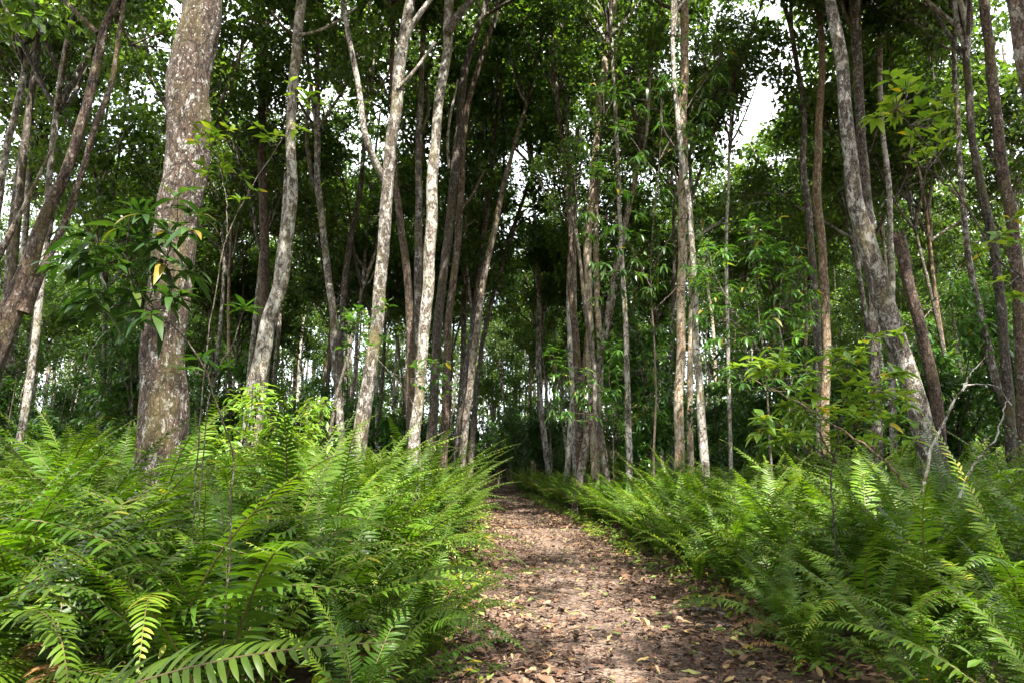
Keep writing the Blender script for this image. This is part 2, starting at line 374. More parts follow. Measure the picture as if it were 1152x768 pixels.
def frond(mb, L, a0, bend, sway, pairs=38, plen=0.135, pw_=0.021, simple=False, mats=(0, 1), tint=None, curve_p=1.25, droop=0.27):
    P, th = frond_curve(L, a0, bend, sway, 60, curve_p)
    s = np.linspace(0.09, 0.995, pairs); idx = s * 59
    B = np.stack([np.interp(idx, np.arange(60), P[:, k]) for k in range(3)], -1)
    t = np.interp(idx, np.arange(60), th)
    T = np.stack([np.sin(t), np.zeros_like(t), np.cos(t)], -1); N = np.stack([-np.cos(t), np.zeros_like(t), np.sin(t)], -1)
    u = (s - 0.09) / 0.905
    prof = np.clip(np.minimum(0.5 + u * 2.0, 1.0) * np.minimum(1.0, ((1 - u) * 1.9 + 0.05)) ** 0.85, 0.08, 1)
    ft = R.uniform(0.15, 0.8) if tint is None else tint
    for sg in (-1, 1):
        n = pairs
        fw = 0.22 + 0.5 * u + R.normal(0, 0.07, n)
        d = np.array([0, sg, 0])[None] + T * fw[:, None] + N * R.normal(0.12, 0.10, n)[:, None]
        nr = N + np.array([0, -sg * 0.15, 0]) + T * R.normal(-0.1, 0.13, n)[:, None]
        Ln = plen * prof * R.uniform(0.9, 1.08, n)
        keep = R.uniform(0, 1, n) > 0.025
        tt = np.clip(ft + R.normal(0, 0.1, n) + 0.18 * (u - 0.5), 0, 1)
        off = 0.5 * L / pairs * (0.5 if sg > 0 else 0)
        if simple:
            leaves4(mb, (B + T * off)[keep], d[keep], norm(nr)[keep], Ln[keep], pw_ * 1.25, 0.2, tt[keep], mats[0])
        else:
            blades(mb, (B + T * off)[keep], d[keep], norm(nr)[keep], Ln[keep], pw_ * (0.55 + 0.45 * prof[keep]), PINNA, R.normal(droop, 0.10, n)[keep], 0.22, tt[keep], mats[0])
    k = 14 if not simple else 6
    Q = P[np.linspace(0, 59, k).astype(int)]
    V, F = tube(Q, np.linspace(0.0052, 0.0014, k) * (L / 1.3), 5 if not simple else 3)
    mb.add(V, F, 0.3 + 0.5 * R.uniform(), mats[1])

FROND = []       # (mesh, kind)
for k in range(16):
    m_ = MB()
    L = R.uniform(1.25, 1.65)
    frond(m_, L, rad(R.uniform(6, 28)), rad(R.uniform(65, 125)), R.normal(0, 0.10), int(R.integers(46, 58)) if k > 3 else 38, R.uniform(0.115, 0.15), R.uniform(0.015, 0.019) if k > 3 else 0.026)
    FROND.append(m_.mesh('frond', [FERN, STALK], True))
UPRIGHT = []
for k in range(6):
    m_ = MB(); frond(m_, R.uniform(1.3, 1.6), rad(R.uniform(2, 14)), rad(R.uniform(42, 85)), R.normal(0, 0.06), 52, 0.125, 0.017)
    UPRIGHT.append(m_.mesh('frond', [FERN, STALK], True))
DEADF = []
for k in range(3):
    m_ = MB(); frond(m_, R.uniform(0.9, 1.2), rad(35), rad(R.uniform(85, 110)), R.normal(0, 0.15), 34, 0.09, 0.018)
    DEADF.append(m_.mesh('frond', [DEAD, STALK], True))
# whole ferns (for the farther ones): one mesh each
WHOLE = []
def rotz(V, a):
    c, s = math.cos(a), math.sin(a); return np.stack([V[:, 0] * c - V[:, 1] * s, V[:, 0] * s + V[:, 1] * c, V[:, 2]], -1)
def append_rot(dst, src, az, sc, off=(0, 0, 0)):
    k0 = dst.n
    for V, T, (F, mt) in zip(src.V, src.T, src.F):
        dst.V.append(rotz(V, az) * sc + np.asarray(off)); dst.T.append(T)
    nb = 0
    for V, (F, mt) in zip(src.V, src.F):
        pass
    for (F, mt) in src.F: dst.F.append((F + k0, mt))
    dst.n += src.n
def whole_fern(simple, nf):
    w = MB(); az0 = R.uniform(0, 6.28)
    for q in range(nf):
        m_ = MB(); L = R.uniform(1.0, 1.6)
        frond(m_, L, rad(R.uniform(5, 30)), rad(R.uniform(40, 100)), R.normal(0, 0.1), 26 if simple else 46, 0.13, 0.019 if not simple else 0.028, simple)
        append_rot(w, m_, az0 + q * 6.283 / nf + R.normal(0, 0.25), 1)
    return w
for k in range(6):
    WHOLE.append(whole_fern(False, 13).mesh('fern', [FERN, STALK], True))
SIMPLE = [whole_fern(True, 11) for k in range(6)]

GL = 'ferns crowding the left bank'; GR = 'ferns crowding the right bank'
def fern(x, y, sc, label, group, nf=None, up=0.2, az0=None, dead=0.09, flat=0.0):
    root = thing('fern', label, 'fern', (x, y, 0), R.uniform(0, 6.28) if az0 is None else az0, group)
    nf = nf or int(R.integers(13, 18))
    for q in range(nf):
        r = R.uniform()
        me = UPRIGHT[R.integers(len(UPRIGHT))] if r < up else DEADF[R.integers(3)] if r > 1 - dead else FROND[R.integers(len(FROND))]
        s = sc * R.uniform(0.72, 1.08)
        link('frond', me, root, (0, 0, 0), (R.normal(0, 0.1), R.normal(0.05 + flat, 0.13), q * 6.283 / nf + R.normal(0, 0.3)), s)
    return root

spots = []
def far_enough(x, y, dmin):
    return all((x - a)**2 + (y - b_)**2 > dmin * dmin for a, b_ in spots)

R = np.random.default_rng(42)
# single ferns the photograph picks out
SPEC = None
special = [
    (-3.0, 3.8, 1.6, 'tall dark fern at the left photo edge, its long fronds arching highest of all', 11),
    (-1.9, 3.9, 1.42, 'tall fern in front of the big trunk with a bright frond arching to the right', 11),
    (-1.15, 4.6, 0.7, 'fern with fresh upright fronds nearest the path on the left bank', 12),
    (3.35, 4.7, 1.18, 'fern at the right photo edge with one tall upright frond lit from behind', 9),
    (2.55, 6.9, 0.95, 'pale yellow-green fern spilling over the right edge of the path', 12),
    (2.62, 4.35, 0.72, 'low spreading fern in the bottom right corner beside the path', 10),
]
for x, y, s, lab, nf in special:
    rt_ = fern(x, y, s, lab, None, nf, 0.15, None, 0.05); spots.append((x, y))
    if x > 3: SPEC = rt_
m_ = MB(); frond(m_, 2.0, rad(17), rad(74), 0.0, 50, 0.15, 0.025, tint=0.66, curve_p=0.7, droop=0.3)
BROAD = m_.mesh('frond', [FERN, STALK], True)
m_ = MB(); frond(m_, 1.75, rad(4), rad(28), 0.0, 50, 0.15, 0.02, tint=0.85)
TALL = m_.mesh('frond', [FERN, STALK], True)
root = fern(-2.1, 2.85, 0.7, 'near fern at the bottom left corner with one broad frond arching flat across its neighbours', None, 9, 0.0, 0.0, 0.0, 0.35)
link('frond', TALL, SPEC, (0, 0, 0), (0, 0, 0.6), 1.05)
link('frond', BROAD, root, (0, 0, 0), (rad(36), -0.02, rad(1)), 1.06); spots.append((-2.28, 2.85))
cand = []
for _ in range(60000):
    y = 1.9 + 16.5 * R.uniform() ** 0.8; x = y * R.uniform(-0.82, 0.82)
    lat = abs(x - path_x(y)) - path_hw(y)
    left = x < path_x(y)
    if lat < (0.12 if y < 8 else 0.5 if left else 0.22): continue
    if left and (y < 2.9 or y < 3.5 and -2.4 < x): continue
    if y < 3.4 and not left: continue
    if len(cand) >= 288: break
    dm = 0.36 + 0.016 * y + (0.06 if lat > 1.2 else 0)
    if far_enough(x, y, dm):
        spots.append((x, y)); cand.append((x, y, lat, left))
cand.sort(key=lambda c: c[1])
for i, (x, y, lat, left) in enumerate(cand):
    g_ = min(1, lat / 1.3)
    e_ = (0.5 if lat < 0.45 else 0.62) if y < 8 else 0.8
    sc = (e_ + (1.55 - e_) * g_) if left else (e_ - 0.02 + (1.32 - e_) * g_)
    sc *= R.uniform(0.85, 1.12)
    if y < 4.5: sc = min(sc, 1.28)
    if left: lab, grp = 'lush green fern among the crowded ferns of the bank left of the path', GL
    else: lab, grp = 'lush green fern among the crowded ferns of the bank right of the path', GR
    if y < 8.2: fern(x, y, sc, lab, grp, None, 0.22 if left else 0.4)
    else: tag(link('fern', WHOLE[R.integers(6)], None, (x, y, 0), (0, 0, R.uniform(0, 6.28)), sc * 1.02), lab, 'fern', grp)
R = np.random.default_rng(43)
# the rest of the ferns, farther back
w = MB()
cnt = 0
for _ in range(14000):
    y = 8 + 30 * R.uniform() ** 1.1; x = y * R.uniform(-0.8, 0.8)
    lat = abs(x - path_x(y)) - path_hw(y)
    if lat < (0.55 if x < path_x(y) else 0.25) or lat > 9: continue
    if not far_enough(x, y, 0.42): continue
    if y < 14 and R.uniform() < 0.2: continue
    spots.append((x, y)); cnt += 1
    append_rot(w, SIMPLE[R.integers(6)], R.uniform(0, 6.28), R.uniform(0.75, 1.12), (x, y, 0))
    if cnt > 950: break
tag(link('fern_undergrowth', w.mesh('fern_undergrowth', [FERN, STALK])), 'mass of green ferns filling the banks farther along the path', 'ferns', None, 'stuff')

R = np.random.default_rng(44)
# ------------------------------------------------------------------ trees
def crown_variant(seed, H=8.5, RR=3.0, nl=5, ncl=75, nleaf=85, leaf=0.16, cr=0.62, mat=None):
    """limb meshes and one foliage mesh; origin where the trunk ends"""
    global R
    keep, R = R, np.random.default_rng(seed)
    limbs, tips = [], []
    for k in range(nl):
        az = k * 2.4 + R.uniform(0, 1)
        if k == 0: z0, out, up = -0.2, 0.25, H * 0.92
        else: z0, out, up = R.uniform(0.0, 0.30) * H * (k / nl), R.uniform(0.6, 1.0), H * R.uniform(0.25, 0.62)
        m_ = MB()
        lead = np.array([0.0, 0, z0]) if k == 0 else P0[int(min(13, max(0, z0 / (H * 0.92) * 13 + 0.3)))].copy()
        e = np.array([math.cos(az) * RR * out, math.sin(az) * RR * out, z0 + up])
        mid = lead * 0.5 + e * 0.5 + np.array([R.normal(0, .35), R.normal(0, .35), R.normal(0.3, 0.3)])
        P = resample(np.stack([lead, lead * 0.8 + mid * 0.2 + R.normal(0, 0.08, 3), mid, e]), 14)
        if k == 0: P0 = P
        r0 = 0.062 if k == 0 else R.uniform(0.035, 0.055)
        add_tube(m_, P, np.linspace(r0, 0.02, 14), 6)
        tips += [P[i] for i in range(5, 14)]
        for q in range(4):
            i = int(R.integers(4, 12)); a2 = R.uniform(0, 6.28)
            e2 = P[i] + np.array([math.cos(a2) * 1.3, math.sin(a2) * 1.3, R.uniform(0.1, 1.2)]) * R.uniform(0.6, 1.2)
            Q = resample(np.stack([P[i], (P[i] + e2) / 2 + R.normal(0, .12, 3), e2]), 7)
            add_tube(m_, Q, np.linspace(0.032, 0.008, 7), 4)
            tips += [Q[4], Q[5], Q[6], Q[6]]
        limbs.append(m_)
    tips = np.array(tips)
    C = tips[R.integers(0, len(tips), ncl)] + R.normal(0, 0.42, (ncl, 3))
    f = MB()
    ci = np.repeat(np.arange(ncl), nleaf)
    n = len(ci)
    rr = cr * R.uniform(0.6, 1.25, ncl)[ci]
    o = R.normal(size=(n, 3)); o = norm(o) * (R.uniform(0, 1, n) ** 0.45)[:, None]
    o[:, 2] *= 0.62
    base = C[ci] + o * rr[:, None]
    d = norm(o * 0.8 + rand_dirs(n) * 0.8 + np.array([0, 0, -0.15]))
    nr = norm(np.array([0, 0, 1.0]) + rand_dirs(n) * 0.75)
    L = leaf * R.uniform(0.65, 1.2, n)
    tint = np.clip(R.uniform(0, 0.85, n) + R.normal(0, 0.08, ncl)[ci], 0, 1)
    leaves4(f, base, d, nr, L, L * 0.55, 0.35, tint)
    R = keep
    return limbs, f

CROWNS = []
for k in range(6):
    lb, f = crown_variant(100 + k, R.uniform(8.5, 11), R.uniform(3.0, 3.8), 6, 112, 82, 0.19, 0.50)
    CROWNS.append(([l.mesh('limb', BARK['grey'], True) for l in lb], f.mesh('crown', CANOPY)))
THIN = []
for k in range(3):
    lb, f = crown_variant(200 + k, 8, 3.2, 5, 50, 66, 0.185, 0.52)
    THIN.append(([l.mesh('limb', BARK['grey'], True) for l in lb], f.mesh('crown', CANOPY)))

def put_crown(root, p, k, sc, rz, pool=None, limbs=True):
    L_, F_ = (pool or CROWNS)[k % len(pool or CROWNS)]
    for me in (L_ if limbs else L_[:1]):
        link('limb', me, root, p, (0, 0, rz), sc)
    link('crown', F_, root, p, (0, 0, rz), sc)

R = np.random.default_rng(45)
# ---- trees measured from the photograph: depth, bark, centre line (pixel x, y, width), full height
def hero(depth, bark, line, H, label, limbs=(), crown=None, csc=1.0, rough=0.10, seg=18, broken=False, group=None, flare=1.2, cat='tree', name='tree', pool=None, basex=None):
    pts = []
    for px, py, w in line:
        p, mpp = at(px, py, depth); pts.append([*p, w * mpp / 2 * 0.76])
    pts.sort(key=lambda q: q[2])
    pts = np.array(pts)
    # down to the ground along the lowest run, up to full height along the highest
    a, b_ = pts[0], pts[1]
    d = (a - b_) / max(np.linalg.norm((a - b_)[:3]), 1e-6)
    zlow = a[2]
    if zlow > 0.05:
        k_ = (zlow + 0.15) / max(-d[2], 0.3)
        g_ = a + d * k_ * np.array([0.75, 0.75, 1, 0]); g_[2] = -0.15; g_[3] = a[3] * flare
        m_ = a + (g_ - a) * 0.6; m_[3] = a[3] * (1 + (flare - 1) * 0.3)
        pts = np.concatenate([[g_], [m_], pts])
    topvis = pts[-1].copy()
    if not broken and topvis[2] < H:
        d = norm((pts[-1] - pts[-2])[None, :3])[0]
        dz = H - topvis[2]
        d2 = norm((d * 0.6 + np.array([0, 0, 0.4]))[None])[0]
        m_ = np.array([*(topvis[:3] + d / max(d[2], .4) * dz * 0.45), topvis[3] * 0.8])
        e_ = np.array([*(m_[:3] + d2 / max(d2[2], .4) * (H - m_[2])), topvis[3] * 0.45])
        pts = np.concatenate([pts, [m_], [e_]])
    base = pts[0, :3].copy(); base[2] = 0
    length = pts[-1, 2] - pts[0, 2]
    C = resample(pts, int(max(24, length * (9 if seg < 30 else 16))))
    C[:, 3] = np.maximum(C[:, 3], 0.01)
    root = thing(name, label, cat, tuple(base), 0, group)
    m_ = MB(); P = C[:, :3] - base
    wob = np.array([[mnoise.noise(Vector((z * 0.9, len(label), 0))), mnoise.noise(Vector((z * 0.9, 7, len(label))))] for z in P[:, 2]])
    P[:, :2] += wob * C[:, 3:4] * 0.35
    add_tube(m_, P, C[:, 3], seg, rough=rough, seed=len(label) + depth, freq=4.0)
    if broken:
        # splintered top
        top, r = P[-1], C[-1, 3]
        for q in range(9):
            a_ = q * 0.7; o_ = np.array([math.cos(a_) * r * 0.72, math.sin(a_) * r * 0.72, -0.03]); hh = R.uniform(0.6, 3.2) * r
            V = [top + o_ + np.array([math.cos(t_ + a_) * r * 0.3, math.sin(t_ + a_) * r * 0.36, -0.05]) for t_ in (0, 1.57, 3.14, 4.71)] + [top + o_ * 1.15 + np.array([0, 0, hh])]
            m_.add(V, [[0, 1, 4], [1, 2, 4], [2, 3, 4], [3, 0, 4]])
    link('trunk', m_.mesh('trunk', BARK[bark], True), root)
    for lb in limbs:
        q = []
        for px, py, w in lb:
            p, mpp = at(px, py, depth + R.uniform(-0.2, 0.2)); q.append([*(p - base), w * mpp / 2 * 0.8])
        Q = resample(np.array(q), 26)
        lm = MB(); add_tube(lm, Q[:, :3], np.maximum(Q[:, 3], 0.006), 10, rough=rough * 0.8, seed=len(q))
        link('limb', lm.mesh('limb', BARK[bark], True), root)
    if not broken and crown is not None:
        j = int(np.argmin(np.abs(P[:, 2] - (P[-1, 2] - (1.0 if pool else 3.6 * csc)))))
        put_crown(root, tuple(P[j]), crown, csc, R.uniform(0, 6.28), pool or (THIN if crown in (1, 4) or 610 < line[0][0] < 900 else None))
    return root

hero(8.0, 'big', [(223, 0, 54), (218, 70, 56), (212, 150, 60), (201, 230, 59), (193, 310, 59), (186, 400, 61), (183, 470, 66)], 15, 'thickest trunk of all, flaking grey-brown bark, rising out of the left ferns', rough=0.13, seg=56, crown=0, csc=1.2, pool=THIN)
hero(9.0, 'brown', [(135, 0, 10), (118, 30, 11), (108, 70, 12), (96, 130, 13), (76, 190, 15), (50, 245, 17), (34, 290, 22), (14, 345, 32), (-6, 400, 38), (-24, 450, 40)], 13,
     'leaning brown tree at the left photo edge that splits in two above its swollen base',
     limbs=[[(26, 352, 20), (47, 305, 12), (72, 252, 9), (92, 195, 8), (108, 140, 8), (126, 92, 7), (133, 45, 6), (140, 0, 6)], [(110, 38, 8), (90, 18, 6), (66, -4, 5)]], crown=1, pool=THIN, rough=0.16, seg=28)
hero(19, 'pale', [(30, 40, 8), (27, 80, 8), (18, 125, 9), (8, 165, 9), (0, 215, 10), (-8, 280, 11)], 17, 'pale spotted trunk slanting in at the left photo edge', crown=2)
hero(22, 'grey', [(43, 48, 7), (40, 95, 7), (28, 150, 7), (15, 235, 8), (8, 320, 9)], 17, 'thin grey trunk with a high Y fork behind the leaning brown tree', limbs=[[(43, 50, 6), (30, 25, 5), (22, 0, 4)], [(43, 50, 6), (58, 28, 5), (65, 0, 4)]], crown=3, csc=0.9)
hero(12, 'brown', [(57, 170, 3), (38, 210, 5), (18, 250, 7), (0, 285, 9), (-25, 330, 10)], 6, 'leafless broken pole leaning right behind the leaning brown tree', broken=True, seg=10, cat='dead tree', name='dead_tree')
hero(18, 'brown', [(299, 0, 11), (295, 100, 11), (294, 180, 11), (297, 240, 12), (297, 330, 13), (292, 430, 14)], 17, 'straight slim brown trunk just right of the thickest trunk', crown=4)
hero(14, 'pale', [(339, 0, 14), (333, 60, 14), (328, 130, 14), (328, 200, 15), (325, 260, 18), (317, 310, 20), (303, 360, 22), (293, 410, 24), (288, 445, 27)], 16, 'pale mottled trunk with one bare branch to the right and a curved thick foot', limbs=[[(334, 40, 5), (355, 36, 4), (380, 24, 4), (402, 8, 3)], [(330, 40, 5), (316, 28, 4), (305, 12, 3)]], crown=5, seg=24)
hero(16, 'pale', [(322, 195, 5), (319, 240, 6), (315, 280, 7), (308, 340, 8)], 7, 'short white branchless pole close behind the pale mottled trunk', broken=True, seg=10, cat='dead tree', name='dead_tree')
hero(17, 'grey', [(357, 150, 9), (357, 195, 9), (362, 245, 10), (367, 290, 10), (373, 340, 11), (377, 400, 11), (382, 470, 12)], 14, 'grey trunk bending left with a low fork, left of the path cluster', limbs=[[(360, 225, 7), (350, 195, 6), (345, 150, 5), (350, 90, 4)]], crown=0)
hero(14.5, 'pale', [(395, 388, 4), (386, 420, 5), (378, 450, 5), (372, 485, 6)], 2.6, 'thin white stick leaning against the bent grey trunk', broken=True, seg=8, cat='dead tree', name='dead_tree')
hero(22, 'dark', [(412, 130, 6), (405, 215, 7), (396, 260, 8), (387, 330, 9), (382, 440, 10)], 17, 'dark slim trunk between the bent grey trunk and the forked pale tree', crown=1)
hero(13, 'grey', [(462, 0, 14), (452, 60, 17), (447, 110, 17), (440, 160, 17), (437, 200, 17), (433, 250, 18), (430, 300, 18), (423, 370, 19), (414, 430, 20), (406, 485, 23)], 15, 'stout grey tree left of the path whose long thin limb curves up to the left', limbs=[[(434, 205, 10), (424, 186, 10), (412, 158, 9), (403, 95, 8), (391, 35, 7), (386, 0, 6)], [(450, 62, 9), (462, 32, 8), (478, 8, 7), (490, -8, 6)], [(447, 100, 5), (468, 78, 5), (490, 48, 4)]], crown=2, seg=26, flare=1.2)
hero(16, 'brown', [(443, 0, 6), (441, 90, 7), (444, 180, 8), (449, 240, 10), (457, 300, 11), (461, 350, 12), (462, 460, 13)], 16, 'slim brown trunk bowing right behind the stout grey tree', crown=3)
hero(17, 'grey', [(477, 0, 7), (474, 100, 8), (471, 170, 10), (471, 250, 11), (470, 400, 12), (468, 470, 13)], 17, 'straight dull grey trunk squeezed between two lighter trunks left of the path', crown=4, limbs=[[(474, 150, 4), (482, 125, 4), (480, 90, 3)]])
hero(14, 'pale', [(504, 26, 14), (503, 50, 14), (498, 90, 14), (490, 150, 14), (487, 200, 16), (486, 250, 17), (480, 330, 17), (477, 390, 16), (471, 440, 15), (467, 485, 17)], 16, 'sunlit pale trunk left of the path with a wide V fork near the photo top', limbs=[[(504, 38, 11), (515, 18, 11), (530, 0, 10), (545, -30, 8)]], crown=5, seg=24)
hero(18, 'grey', [(537, 35, 9), (523, 80, 11), (517, 140, 12), (511, 200, 13), (505, 260, 13), (495, 340, 13), (489, 430, 14)], 18, 'grey trunk right of the V forked one, leaning right towards the path', crown=0, limbs=[[(505, 190, 4), (504, 150, 4), (515, 90, 3)]])
hero(18.6, 'brown', [(547, 50, 7), (531, 100, 8), (522, 150, 9), (517, 250, 10), (512, 300, 10), (505, 360, 11), (502, 430, 12)], 18, 'brown twin of the right leaning grey trunk, with one limb towards the path', limbs=[[(517, 238, 5), (530, 222, 4), (545, 192, 3)]], crown=1)
hero(23, 'brown', [(577, 170, 6), (566, 210, 8), (556, 260, 9), (545, 310, 9), (537, 370, 10), (529, 430, 10)], 18, 'slanting brown trunk nearest the path on its left, leaning over it', crown=2)
hero(25, 'grey', [(556, 150, 7), (552, 200, 8), (546, 250, 8), (540, 310, 9), (530, 380, 9), (522, 440, 10)], 18, 'grey slanting trunk half hidden behind the trunk that leans over the path', crown=3)
hero(27, 'grey', [(592, 215, 5), (580, 250, 6), (561, 310, 6), (546, 370, 7), (537, 430, 7), (533, 475, 8)], 17, 'thinnest of the slanting trunks, leaning farthest over the path', crown=4)
hero(24, 'grey', [(632, 0, 5), (625, 30, 5), (630, 70, 6), (636, 110, 6), (638, 150, 6), (642, 200, 6), (644, 260, 7), (640, 340, 8), (646, 470, 9)], 20, 'very slender wavy trunk right of the path with one twig near its top', limbs=[[(626, 28, 3), (612, 12, 3), (600, 2, 2)]], crown=5)
hero(20, 'tan', [(692, 0, 10), (684, 50, 11), (680, 80, 12), (675, 110, 11), (672, 150, 10), (667, 200, 10), (663, 250, 11), (661, 280, 12), (662, 320, 11), (664, 400, 12), (668, 480, 13)], 19, 'trunk right of the path with a bright tan bare stretch halfway up', crown=0)
hero(21, 'brown', [(636, 200, 7), (643, 270, 9), (641, 310, 9), (646, 360, 10), (650, 420, 12), (652, 480, 13)], 17, 'dark brown trunk touching the left side of the tan patched trunk', crown=1)
hero(17, 'pale', [(653, 300, 5), (658, 345, 6), (665, 390, 7), (669, 430, 8), (672, 470, 10), (677, 500, 11)], 9, 'thin pale trunk with a bright bare foot in front of the tan patched trunk', crown=2, csc=0.5)
hero(19, 'brown', [(703, 255, 9), (696, 290, 11), (688, 335, 12), (681, 380, 11), (670, 430, 11)], 14, 'short leaning brown trunk with a pale scar, right of the tan patched trunk', crown=3)
hero(17, 'pale', [(693, 140, 6), (696, 200, 6), (698, 270, 6), (701, 310, 7), (705, 400, 8), (707, 500, 10)], 16, 'thin upright whitish trunk alone behind the drooping understory leaves', crown=4)
hero(13, 'pale', [(757, 0, 6), (757, 60, 6), (760, 110, 7), (765, 160, 8), (773, 210, 8), (778, 270, 8), (782, 330, 9), (783, 380, 10), (786, 430, 11), (791, 500, 13)], 14, 'slender pale trunk curving down to the right bank ferns, in front of a reddish trunk', limbs=[[(773, 208, 5), (764, 175, 4), (746, 145, 3), (744, 110, 3)]], crown=5)
hero(15, 'tan', [(770, 0, 11), (770, 80, 12), (768, 130, 12), (769, 180, 13), (767, 300, 13), (764, 480, 14)], 16, 'straight reddish tan trunk directly behind the slender curving pale trunk', crown=0, seg=20)
hero(19, 'pale', [(821, 160, 4), (819, 220, 4), (817, 280, 5), (818, 340, 5), (821, 480, 6)], 13, 'white pencil thin trunk in the gap right of the reddish tan trunk', crown=1, csc=0.7)
hero(18, 'grey', [(880, 0, 6), (889, 30, 7), (896, 70, 7), (903, 110, 7), (905, 150, 8), (903, 175, 9), (906, 210, 10), (911, 260, 10), (915, 310, 10), (920, 400, 11), (922, 480, 12)], 17, 'crooked grey trunk with an elbow, left of the slim straight brown trunk', crown=2)
hero(17, 'tan', [(921, 0, 7), (925, 60, 9), (923, 110, 10), (920, 170, 11), (919, 220, 12), (924, 270, 12), (928, 330, 13), (930, 380, 12), (928, 460, 13)], 17, 'slim upright brown trunk with a yellowish foot beside the thick leaning trunk', crown=3)
hero(11, 'grey', [(935, 0, 15), (943, 50, 17), (950, 110, 18), (956, 170, 20), (963, 230, 23), (973, 270, 27), (989, 320, 29), (1004, 370, 29), (1021, 425, 29), (1036, 470, 30), (1045, 505, 31)], 14, 'thick spotted trunk leaning left across the right half, narrowing upward', crown=4, seg=36, rough=0.12, pool=THIN)
hero(11.6, 'brown', [(1012, 268, 17), (1017, 290, 17), (1023, 325, 16), (1036, 375, 16), (1050, 430, 17), (1056, 475, 18), (1060, 515, 19)], 6, 'broken brown snag with a jagged top beside the thick leaning trunk', broken=True, seg=24, cat='dead tree', name='dead_tree', rough=0.16)
hero(16, 'dark', [(961, 0, 15), (964, 60, 14), (967, 120, 13), (972, 190, 13), (978, 250, 13), (982, 340, 14), (985, 450, 15)], 16, 'dark furrowed trunk hidden mostly behind the thick leaning trunk', crown=5)
hero(17, 'pale', [(988, 0, 7), (990, 60, 7), (991, 120, 7), (994, 160, 7), (998, 190, 8), (1001, 240, 8), (1003, 320, 9), (1004, 450, 10)], 17, 'thin whitish trunk above the jagged snag, just right of the dark furrowed trunk', crown=0)
hero(14, 'grey', [(1085, 48, 9), (1087, 70, 10), (1090, 100, 10), (1093, 150, 10), (1100, 190, 11), (1108, 230, 12), (1118, 280, 12), (1127, 350, 13), (1134, 450, 14)], 14, 'tall right hand tree whose trunk forks into two thin arms at the top', limbs=[[(1085, 55, 7), (1077, 25, 6), (1073, -10, 5)], [(1085, 55, 7), (1092, 25, 7), (1090, -10, 6)]], crown=1)
hero(13, 'brown', [(1107, 0, 13), (1113, 50, 13), (1117, 90, 14), (1120, 130, 14), (1127, 180, 15), (1133, 220, 15), (1139, 260, 16), (1147, 340, 17), (1152, 470, 18)], 15, 'brown ridged trunk right of the fork armed tree', crown=2, seg=22, pool=THIN)
hero(8, 'brown', [(1140, -10, 24), (1148, 40, 24), (1158, 90, 26), (1172, 170, 28), (1190, 300, 32)], 13, 'dark brown trunk cut off by the top right photo corner', crown=1, seg=28, pool=THIN)
hero(15, 'grey', [(1073, 60, 6), (1078, 150, 7), (1085, 250, 8), (1096, 325, 9), (1110, 380, 10), (1121, 430, 11), (1134, 460, 12)], 15, 'grey trunk curving low to the right behind the forked dead branch', crown=3)

R = np.random.default_rng(46)
# ---- background trees
TRUNKS = []
for k in range(8):
    H = R.uniform(10, 15); P = []
    a = R.uniform(0, 6.28); lean = R.uniform(0.02, 0.13)
    for z in np.linspace(-0.1, H, 8):
        P.append([math.cos(a) * lean * z + 0.09 * math.sin(z * 0.6 + k) + R.normal(0, 0.03), math.sin(a) * lean * z + R.normal(0, 0.05), z])
    C = resample(np.array(P), 44)
    m_ = MB(); r = R.uniform(0.06, 0.11)
    add_tube(m_, C, r * (1 - 0.5 * np.linspace(0, 1, 44)) * (1 + 0.5 * np.exp(-np.linspace(0, H, 44) * 3)), 10, rough=0.1, seed=k)
    TRUNKS.append((m_, C[-1], C))
TR_MESH = {}
def trunk_mesh(k, bark):
    if (k, bark) not in TR_MESH: TR_MESH[(k, bark)] = TRUNKS[k][0].mesh('trunk', BARK[bark], True)
    return TR_MESH[(k, bark)]
tspots = []
nb = 0
centre = [(-2.6, 30), (-3.4, 36), (1.9, 33), (1.2, 41), (-4.2, 43), (0.6, 47), (-0.2, 51), (2.6, 46), (-1.2, 57), (1.2, 56), (-3.2, 40), (3.2, 38), (0.4, 62), (-2.4, 61), (-5.4, 50), (-4.6, 33), (-5.2, 27), (-4.0, 25), (-6.2, 31), (-3.3, 33.5), (-5.8, 38), (2.1, 26), (2.8, 29), (3.6, 25), (2.4, 36), (-18, 25), (-2.2, 33), (-1.9, 27), (-3.8, 29), (-11.5, 26), (-9.5, 28), (1.6, 31)]
for it in range(6000):
    if it < len(centre): x, y = centre[it]
    else: y = 16 + 51 * R.uniform() ** 0.8; x = y * R.uniform(-0.82, 0.82)
    if it >= len(centre) and abs(x - path_x(y)) < path_hw(y) + 1.3 + 0.012 * y or abs(x - path_x(y)) < path_hw(y) + 0.4: continue
    if not all((x - a)**2 + (y - b_)**2 > 1.9**2 for a, b_ in tspots): continue
    tspots.append((x, y)); nb += 1
    k = int(R.integers(8)); bk = ['grey', 'pale', 'pale', 'grey', 'pale', 'tan'][int(R.integers(6))]
    side = 'left' if x < path_x(y) else 'right'
    root = thing('tree', f'slender tree among the dim crowded trunks deep in the forest {side} of the path', 'tree', (x, y, 0), R.uniform(0, 6.28), f'slender trees deep in the forest {side} of the path', R.uniform(0.9, 1.35) if y < 32 else R.uniform(0.8, 1.2))
    link('trunk', trunk_mesh(k, bk), root)
    top = TRUNKS[k][1]
    CC = TRUNKS[k][2]; top = CC[int(np.argmin(np.abs(CC[:, 2] - (top[2] - R.uniform(2.5, 7.0)))))]
    put_crown(root, tuple(top), int(R.integers(6)), R.uniform(0.9, 1.2), R.uniform(0, 6.28), None, y < 36)
    if nb >= 178: break

R = np.random.default_rng(47)
